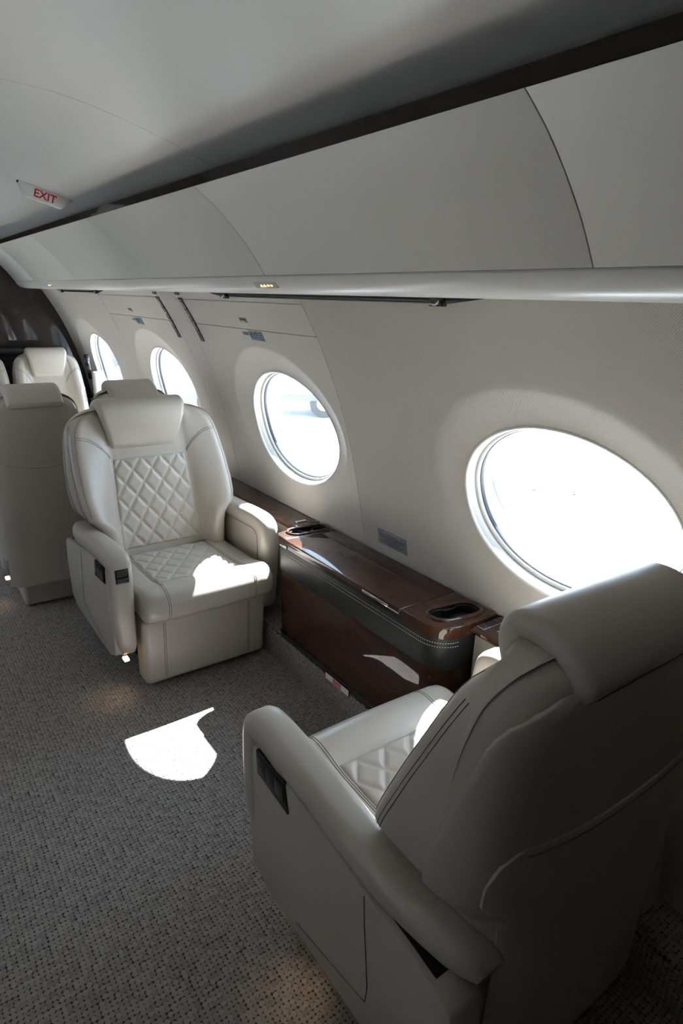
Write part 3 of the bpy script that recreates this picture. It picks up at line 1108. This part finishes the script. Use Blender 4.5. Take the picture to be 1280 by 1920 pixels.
        # latch on the front of the arm
        fp = box('arm_socket', (-.380, -.326, -.045 + ad, -.0270 + ad, .530, .592), BLACK, t, .006)
        box('socket_flap', (-.374, -.332, -.030 + ad, -.0245 + ad, .562, .587), BUTTON, fp, .003)
        box('socket_flap', (-.374, -.332, -.030 + ad, -.0245 + ad, .536, .554), BUTTON, fp, .003)
        # wall arm
        path = [(-.175, .19), (-.160, .30), (-.148, .42), (-.142, .53), (-.146, .592), (-.168, .637), (-.215, .657), (-.30, .660), (-.45, .652), (-.60, .646), (-.72, .64)]
        sweep_x('wall_arm_pad', path, (.304, .394), .075, LEATHER, t, .030, True)
        poly = [(-.19, .20), (-.185, .54), (-.205, .595), (-.24, .608), (-.45, .600), (-.72, .59), (-.76, .20)]
        wp = prism('wall_arm_panel', poly, 'x', .314, .386, LEATHER_SHELL, t, .006)
        bw = bvh_of(wp)
        rays = [((-.2, yy, zz), (1, 0, 0)) for yy, zz in [(-.225, .36), (-.222, .50), (-.227, .555), (-.245, .575), (-.28, .580), (-.45, .572), (-.60, .567)]]
        seam('panel_seam', bw, rays, .0016, LEATHER_SEAM, wp)
    if not arms:
        t.scale = (1, 1, 1.02)
        if not mirror:      # belt slot in the left shoulder
            sl_ = box('belt_slot', (-.300 * sx - .022, -.300 * sx + .022, -.775, -.735, 1.045, 1.0725), BLACK, t, .003)
            box('slot_bar', (-.300 * sx - .012, -.300 * sx + .012, -.765, -.757, 1.070, 1.0745), CHROME, sl_)
    if lamp:
        xl = -.345 if arms else -.200
        yl_ = -.085 + ad if arms else -.60
        ln = prism('floor_lamp_lens', [(yl_, .152), (yl_, .164), (yl_ - .034, .164), (yl_ - .034, .152)], 'x', xl - .011, xl + .011, LENS, t, .003)
        sgn = -1 if mirror else 1
        ld = bpy.data.lights.new('floor_lamp_light', 'SPOT')
        ld.energy = 0.15
        ld.color = (1.0, .74, .40)
        ld.shadow_soft_size = .015
        ld.spot_size = math.radians(95)
        ld.spot_blend = .9
        lo = bpy.data.objects.new('floor_lamp_light', ld)
        COL.objects.link(lo)
        lo.parent = t
        lo.location = (xl - .02, ((-.12 if mirror else -.33) if arms else -.60) * sgn, .150)
        lo.rotation_euler = (0, math.radians(-22) * -1, 0)
    MIRY[0] = False
    return t

CX = 0.99
make_chair('armchair', 'greige leather armchair facing the viewer with diamond quilted back beside the wood credenza', CX, 2.21, True, ad=-.05)
make_chair('armchair', 'large greige leather armchair in the foreground seen from behind', CX, 1.235, False)
make_chair('armchair', 'shaded leather seat at the left edge, its back turned, behind the far armchair', .576, 4.08, False, .60, False, True, 'double seats beyond the far armchair')
make_chair('armchair', 'leather seat with its back turned, mostly hidden behind the far armchair by the wall', 1.052, 4.08, False, .60, False, True, 'double seats beyond the far armchair', False)
make_chair('armchair', 'pale cream leather seat facing the viewer before the dark bulkhead, nearest the window', 1.10, 4.86, True, .70, False, True, 'seats before the bulkhead', False, False)
make_chair('armchair', 'pale cream leather seat before the dark bulkhead, cut by the left picture edge', .556, 4.86, True, .70, False, True, 'seats before the bulkhead', False, False)

# dark shelf behind the bulkhead seats
sh = thing('rear_shelf', 'low black shelf between the cream seats and the bulkhead', 'shelf', (.8, 5.90, 0))
box('shelf_body', (-.65, .20, -.06, .095, 0.0, 1.10), BLACK_MATT, sh, .01)
box('shelf_top', (-.66, .21, -.09, .097, 1.10, 1.155), LEATHER_BLACK, sh, .02)

# stowed arm by the far window
ma = thing('monitor_arm', 'small black folding arm standing on the ledge by the farthest window', 'arm', (1.475, 5.52, .618))
box('arm_base', (-.035, .035, -.05, .05, 0, .36), WHITE, ma, .012)
tube('arm_stem', [(-.03, .10, .30), (-.05, .05, .36), (-.075, -.02, .43)], .017, BLACK, ma, 10)
tube('arm_grip', [(-.072, -.01, .42), (-.085, -.04, .47), (-.09, -.055, .495)], .021, BLACK, ma, 10)

# ------------------------------------------------------------------ credenza between the armchairs
cr = thing('credenza', 'dark burl wood credenza with black leather band between the two armchairs', 'credenza', (1.42, 1.73, 0))
def rel(pts): return [(x - 1.42, y - 1.73) for x, y in pts]
def corner(cx, cy_, r, a0, a1, n=7):
    return [(cx + r * math.cos(math.radians(a0 + (a1 - a0) * k / n)), cy_ + r * math.sin(math.radians(a0 + (a1 - a0) * k / n))) for k in range(n + 1)]
def plan(x0, y0, y1, x1, rn, rf):
    """plan outline, rounded front corners"""
    return [(x1, y0)] + [(x1, y1)] + corner(x0 + rf, y1 - rf, rf, 90, 180) + corner(x0 + rn, y0 + rn, rn, 180, 270)
X1 = 1.548
Y0, Y1 = 1.212, 2.258
def pslab(name, poly, z0, z1, mat, parent, bev=0.0, seg=3):
    return prism(name, rel(poly), 'z', z0, z1, mat, parent, bev, seg)
pslab('front_panel', plan(1.304, Y0 + .012, Y1 - .012, X1 - .03, .085, .05), .158, .478, WOOD, cr, .002)
pslab('kick_strip', plan(1.299, Y0 + .008, Y1 - .008, X1 - .03, .09, .055), .141, .166, LEATHER_BLACK, cr, .003)
bd = pslab('leather_band', plan(1.296, Y0 + .006, Y1 - .006, X1 - .02, .092, .06), .468, .592, LEATHER_BLACK, cr, .008)
def offset_line(x0, y0, y1, rn, rf):
    p = plan(x0, y0, y1, X1 - .02, rn, rf)
    return p[2:]                          # front run only
for zz in (.556, .570):
    P = resample(offset_line(1.2955, Y0 + .0055, Y1 - .0055, .0925, .0605), 260)
    st = bpy.data.objects.new('stitching', None)
    V, F = [], []
    for k in range(0, 258, 2):
        a, b_ = P[k], P[k + 1]
        tdir = (b_ - a) / (np.linalg.norm(b_ - a) + 1e-9)
        nn = np.array([-tdir[1], tdir[0]])
        base = len(V)
        for q, w_ in ((a, 0), (b_, 0)):
            for dz in (-.0009, .0009):
                for dn in (-.0008, .0008):
                    V.append((q[0] + nn[0] * dn - 1.42, q[1] + nn[1] * dn - 1.73, zz + dz))
        for f in ((0, 1, 3, 2), (4, 6, 7, 5), (0, 4, 5, 1), (2, 3, 7, 6), (0, 2, 6, 4), (1, 5, 7, 3)):
            F.append(tuple(base + q for q in f))
    bpy.data.objects.remove(st)
    so = mesh_obj('stitching', V, F, LEATHER_STITCH, bd, False)
    so['kind'] = 'stuff'
# top with a notch for the fold-out table leaf and cup holder openings
LY0, LY1, LX = 1.408, 2.172, 1.468
TO = [(X1, Y0), (X1, Y1)] + corner(1.292 + .065, Y1 - .065, .065, 90, 180) + [(1.292, LY1 + .001), (LX, LY1 + .001), (LX, LY0 - .001), (1.292, LY0 - .001)] + corner(1.292 + .095, Y0 + .095, .095, 180, 270)
def lobes(cx, cy_, ang, r=.044, d=.108, n=26):
    """figure-of-eight outline of two cup wells"""
    u = Vector((math.cos(ang), math.sin(ang)))
    v = Vector((-u.y, u.x))
    pts = []
    h = d / 2
    a0 = math.acos(min(1, (h * .62) / r))
    for k in range(n):
        t = -math.pi + a0 + (2 * math.pi - 2 * a0) * k / (n - 1)
        pts.append((h + r * math.cos(t), r * math.sin(t)))
    for k in range(n):
        t = a0 + (2 * math.pi - 2 * a0) * k / (n - 1)
        pts.append((-h + r * math.cos(t), r * math.sin(t)))
    pts = [tuple(p) for p in chaikin(pts, 2, True)]
    return [(cx + u.x * a + v.x * b, cy_ + u.y * a + v.y * b) for a, b in pts]
def pill(cx, cy_, ang, r, d, n=14):
    u = Vector((math.cos(ang), math.sin(ang))); v = Vector((-u.y, u.x))
    pts = [(d / 2 + r * math.cos(t), r * math.sin(t)) for t in np.linspace(-math.pi / 2, math.pi / 2, n)]
    pts += [(-d / 2 + r * math.cos(t), r * math.sin(t)) for t in np.linspace(math.pi / 2, 3 * math.pi / 2, n)]
    return [(cx + u.x * a + v.x * b, cy_ + u.y * a + v.y * b) for a, b in pts]
cups = [(1.437, 1.300, math.radians(-8)), (1.452, 2.222 - .005, math.radians(-6))]
cups[1] = (1.440, 2.212, math.radians(-4))
RC = .036
holes = [rel(pill(c[0], c[1], c[2], .043, .100)) for c in cups]
holes[1] = rel(pill(cups[1][0], cups[1][1], cups[1][2], .030, .120))
def wood_top(name, poly, hole):
    return slab_holes(name, rel(poly), [hole] if hole else [], .588, .630, WOOD, cr, .0045)
near_end = [(X1, Y0), (X1, LY0 - .001), (1.292, LY0 - .001)] + corner(1.292 + .095, Y0 + .095, .095, 180, 270)
far_y = 2.150
LY1 = far_y
far_end = [(X1, far_y + .001), (X1, Y1)] + corner(1.292 + .052, Y1 - .052, .052, 90, 180) + [(1.292, far_y + .001)]
wood_top('wood_top', near_end, holes[0])
wood_top('wood_top', far_end, rel(pill(cups[1][0], cups[1][1], cups[1][2], .034, .118)))
pslab('wood_top', [(LX + .001, LY0), (X1, LY0), (X1, LY1), (LX + .001, LY1)], .588, .630, WOOD, cr, .0008)
lf = pslab('table_leaf', [(1.288, LY0 + .0008), (LX - .0008, LY0 + .0008), (LX - .0008, LY1 - .0008), (1.288, LY1 - .0008)], .607, .6305, WOOD, cr, .0030)
box('leaf_handle', (1.2865 - 1.42, 1.292 - 1.42, 1.47 - 1.73, 1.615 - 1.73, .610, .621), CHROME, lf, .002)
box('leaf_recess', (1.2955 - 1.42, 1.31 - 1.42, LY0 - 1.73 + .001, LY1 - 1.73 - .001, .588, .607), BLACK, lf)
for c, r_, d_ in ((cups[0], .043, .100), (cups[1], .034, .118)):
    ring_o = pill(c[0], c[1], c[2], r_ + .006, d_)
    rim = tube('cup_rim', [(x - 1.42, y - 1.73, .6295) for x, y in ring_o], .0085, WOOD, cr, 10, True)
    inner = rel(pill(c[0], c[1], c[2], r_ - .0015, d_))
    V = []; F = []
    levels = [(.630, 1.0), (.622, .99), (.545, .93), (.545, .0)]
    n = len(inner)
    ccx, ccy = c[0] - 1.42, c[1] - 1.73
    for z, k in levels:
        for (a, b_) in inner: V.append((ccx + (a - ccx) * k, ccy + (b_ - ccy) * k, z))
    for i2 in range(3):
        for j in range(n):
            F.append((i2 * n + j, i2 * n + (j + 1) % n, (i2 + 1) * n + (j + 1) % n, (i2 + 1) * n + j))
    wl = mesh_obj('cup_well', V, F, BLACK, cr, True, None, 40)
    # insert that divides the opening in two lobes
    ins_o = lobes(c[0], c[1], c[2], r_ - .002, d_ - .004)
    tube('cup_insert', [(x - 1.42, y - 1.73, .622) for x, y in ins_o], .003, BLACK, wl, 8, True)
    for s in (-1, 1):
        u = Vector((math.cos(c[2]), math.sin(c[2]))); v = Vector((-u.y, u.x))
        ctr = Vector((c[0] - 1.42, c[1] - 1.73)) + v * s * (r_ - .006)
        tri = [ctr + u * .026 + v * s * .006, ctr - u * .026 + v * s * .006, ctr - v * s * .010]
        prism('cup_divider', [tuple(q) for q in tri], 'z', .55, .6215, BLACK, wl)

# floor level EXIT marker on the riser
ex = thing('exit_marker', 'small white EXIT marker with red letters on the carpeted riser below the credenza', 'sign', (1.2995, 1.757, .1395))
box('marker_plate', (-.004, .0, -.082, .082, -.014, .016), BLACK, ex, .001)
box('marker_face', (-.0052, -.0035, -.079, .079, -.012, .014), SIGN_WHITE, ex)
box('marker_band', (-.0058, -.0050, -.032, .028, -.012, .014), plain('pale_pink', (.75, .45, .45), .5), ex)
text_mesh('marker_text', 'EXIT', .026, RED, Matrix(((0, 0, -1, -.0060), (-1, 0, 0, -.002), (0, 1, 0, .001), (0, 0, 0, 1))), ex, .0004)

# switch panels on the ledge
def switch_panel(yc, label, sg):
    t = thing('switch_panel', label, 'switches', (1.50, yc, .618), 'ledge switch panels')
    box('bezel', (-.062, .062, -.016, .016, 0, .003), CHROME, t, .001)
    for k in range(4):
        box('key', (-.058 + .030 * k, -.032 + .030 * k, -.013, .013, .002, .0055), BUTTON, t, .001)
    h = box('latch', (-.035, .02, -.052 * sg - .008, -.052 * sg + .008, 0, .004), CHROME, t, .002)
    return t
switch_panel(1.185, 'row of black switches on the ledge beside the near armchair headrest', 1)
switch_panel(2.300, 'small switch panel on the ledge behind the far cup holder', -1)

# ------------------------------------------------------------------ wall fittings
def wall_frame(y, z, s=1):
    """matrix of a plate lying on the right wall: local x = towards the viewer's right (-y), local y = up the wall, local z = into the cabin"""
    g = 3 * WP[0] * z * z + 2 * WP[1] * z + WP[2]
    up = Vector((g, 0, 1)).normalized()
    rt = Vector((0, -1, 0))
    nz = rt.cross(up)
    m = Matrix((rt, up, nz)).transposed().to_4x4()
    m.translation = Vector((wall_x(y, z), y, z))
    return m
def plate(name, y, z, label, cat, group=None):
    t = thing(name, label, cat, (0, 0, 0), group)
    t.matrix_world = wall_frame(y, z)
    return t
p = plate('wall_placard', 1.757, .708, 'grey printed placard low on the wall above the credenza', 'placard')
box('placard_plate', (-.087, .087, -.034, .034, 0, .0012), PLACARD, p)
box('placard_title', (-.045, .045, .016, .026, .0011, .0016), PRINT_LIGHT, p)
box('placard_title_face', (-.0435, .0435, .0172, .0248, .0014, .0019), PLACARD, p)
for k, (a, b_) in enumerate([(-.036, .036), (-.076, .076), (-.068, .070), (-.040, .044), (-.070, .066), (-.025, .03)]):
    zz = .0205 - .0095 * k
    nw = 9
    x_ = a
    V, F = [], []
    while x_ < b_:
        w_ = random.uniform(.004, .012)
        base = len(V)
        for (xx, yy) in ((x_, zz - .0019), (min(b_, x_ + w_), zz - .0019), (min(b_, x_ + w_), zz + .0019), (x_, zz + .0019)):
            V.append((xx, yy, .0021))
        F.append((base, base + 1, base + 2, base + 3))
        x_ += w_ + .0022
    mesh_obj('print_line', V, F, PRINT, p, False)
for (yy, zz, which) in ((2.475, 1.452, 'above the second window'), (3.93, 1.452, 'above the third window')):
    p = plate('instruction_placard', yy, zz, 'grey and blue door instruction placard ' + which, 'placard', 'door instruction placards')
    box('placard_plate', (-.005, .112, -.022, .022, 0, .0012), PLACARD, p)
    box('placard_tab', (-.065, -.008, -.002, .014, 0, .0012), PLACARD, p)
    box('tab_print', (-.058, -.016, .003, .009, .001, .0016), PRINT, p)
    for k in range(2):
        cx_ = .016 + .026 * k
        ring = [(cx_ + .0095 * math.cos(a), .0125 * math.sin(a), .0018) for a in np.linspace(0, 2 * math.pi, 20)[:-1]]
        tube('dial_print', ring, .0028, PRINT_BLUE, p, 6, True)
    box('arrow_print', (.060, .072, -.018, .016, .001, .0018), PRINT_BLUE, p)
    box('arrow_print', (.056, .064, .004, .019, .001, .0020), PRINT, p)
    for k in range(4):
        box('print_line', (.080, .106, -.016 + .0095 * k, -.012 + .0095 * k, .001, .0016), PRINT, p)
    q = plate('pull_handle', yy + .0, 1.512, 'recessed beige pull handle in the hatch cover ' + which, 'handle', 'hatch pull handles')
    box('handle_frame', (-.034, .034, -.011, .013, -.001, .0016), BEIGE_PLASTIC, q, .0008)
    box('handle_recess', (-.029, .029, -.007, .010, .0005, .0022), plain('handle_dark_' + which[-12:-7], (.10, .09, .07), .5), q)
    box('handle_bar', (-.020, .020, -.006, .001, .0015, .0045), BEIGE_PLASTIC, q, .001)

def curved_strip(name, y, z0, z1, w, d0, d1, mat, parent, org):
    secs = []
    for z in np.linspace(z0, z1, 12):
        x = xw(z)
        secs.append([(x - d0 - org[0], y - w - org[1], z - org[2]), (x - d0 - org[0], y + w - org[1], z - org[2]), (x - d1 - org[0], y + w - org[1], z - org[2]), (x - d1 - org[0], y - w - org[1], z - org[2])])
    return fix_loft(name, secs, mat, parent, True, 30)
for yy, lab in ((3.035, 'black upright vent strip on the wall nearer the second window'), (3.335, 'black upright vent strip on the wall nearer the third window')):
    org = (xw(1.49), yy, 1.49)
    t = thing('vent_strip', lab, 'vent', org, 'upright vent strips')
    curved_strip('strip_body', yy, 1.39, 1.592, .020, -.003, .004, BLACK, t, org)
    curved_strip('grille', yy, 1.43, 1.584, .012, .003, .0055, plain('grille_mauve', (.22, .18, .18), .35), t, org)
    for k in range(6):
        z0 = 1.436 + .025 * k
        curved_strip('slat', yy, z0, z0 + .006, .012, .005, .0085, CHROME if k % 2 else BUTTON, t, org)
    curved_strip('strip_clip', yy, 1.604, 1.616, .022, -.003, .006, BLACK, t, org)

# dark tapered rails tucked under the lip
def rail(y0, y1, label):
    t = thing('shade_rail', label, 'rail', (1.205, (y0 + y1) / 2, 1.606), 'tapered rails under the lip')
    h = (y1 - y0) / 2
    pts = []
    for k in range(25):
        u = -1 + 2 * k / 24
        r_ = .008 * min(1, (1 - abs(u)) / .16 + .02)
        pts.append((u * h, r_))
    secs = [[(-.003 + .006 * math.cos(a), y, r_ * math.sin(a) + (.012 - r_)) for a in np.linspace(0, 2 * math.pi, 11)[:-1]] for y, r_ in pts]
    fix_loft('rail_bar', secs, BLACK, t, True, 60)
    for s in (-1, 1):
        c = s * (h - .16)
        box('rail_clip', (-.016, .004, c - .028, c + .022, -.010, .014), BLACK, t, .003)
        tube('clip_pin', [(-.018, c - .02, .004), (-.018, c - .008, -.006), (-.018, c + .015, -.004)], .003, CHROME, t, 8)
rail(1.09, 2.66, 'long black tapered rail with chrome clips under the lip above the second window')
rail(4.20, 5.42, 'far black tapered rail under the lip near the bulkhead')

# lit seat belt signs in the lip
for yy, lab in ((1.85, 'small lit amber icon panel set in the overhead lip'), (4.85, 'tiny lit amber icon panel in the lip near the bulkhead')):
    t = thing('lit_icon_panel', lab, 'sign', (1.0335, yy, 1.6405), 'lit icon panels')
    up = Vector((-.62, 0, .78)); rt = Vector((0, -1, 0)); nz = rt.cross(up)
    m = Matrix((rt, up, nz)).transposed().to_4x4(); m.translation = t.location
    t.matrix_world = m
    box('panel_plate', (-.075, .065, -.010, .010, -.003, .0012), BEIGE_PLASTIC, t, .0008)
    for k in range(4):
        c = -.030 + .021 * k
        if k < 2:
            tube('icon', [(c - .006, -.004, .0018), (c - .002, .003, .0018), (c + .003, -.001, .0018), (c + .006, -.004, .0018)], .0014, ICON, t, 6)
        else:
            box('icon', (c - .006, c + .006, -.003, .003, .001, .002), ICON, t, .0005)

# EXIT sign under the ceiling
sg = thing('exit_sign', 'white ceiling EXIT sign with red letters and tapered ends', 'sign', (.678, 3.10, 1.974))
ang = math.atan2(1.970 - 2.026, .78 - .576)
sg.rotation_euler = (0, -ang, 0)
prism('sign_body', [(-.108, .028), (.108, .028), (.070, -.024), (-.070, -.024)], 'y', -.006, .03, WHITE, sg, .002)
prism('sign_face', [(-.097, .022), (.097, .022), (.066, -.020), (-.066, -.020)], 'y', -.0072, -.005, SIGN_WHITE, sg)
prism('sign_cap', [(-.114, .033), (.114, .033), (.104, .020), (.110, .027), (-.110, .027), (-.104, .020)], 'y', -.004, .034, BLACK, sg)
text_mesh('sign_text', 'EXIT', .043, RED, Matrix(((1, 0, 0, 0), (0, 0, -1, -.0078), (0, 1, 0, .0), (0, 0, 0, 1))), sg, .0004)
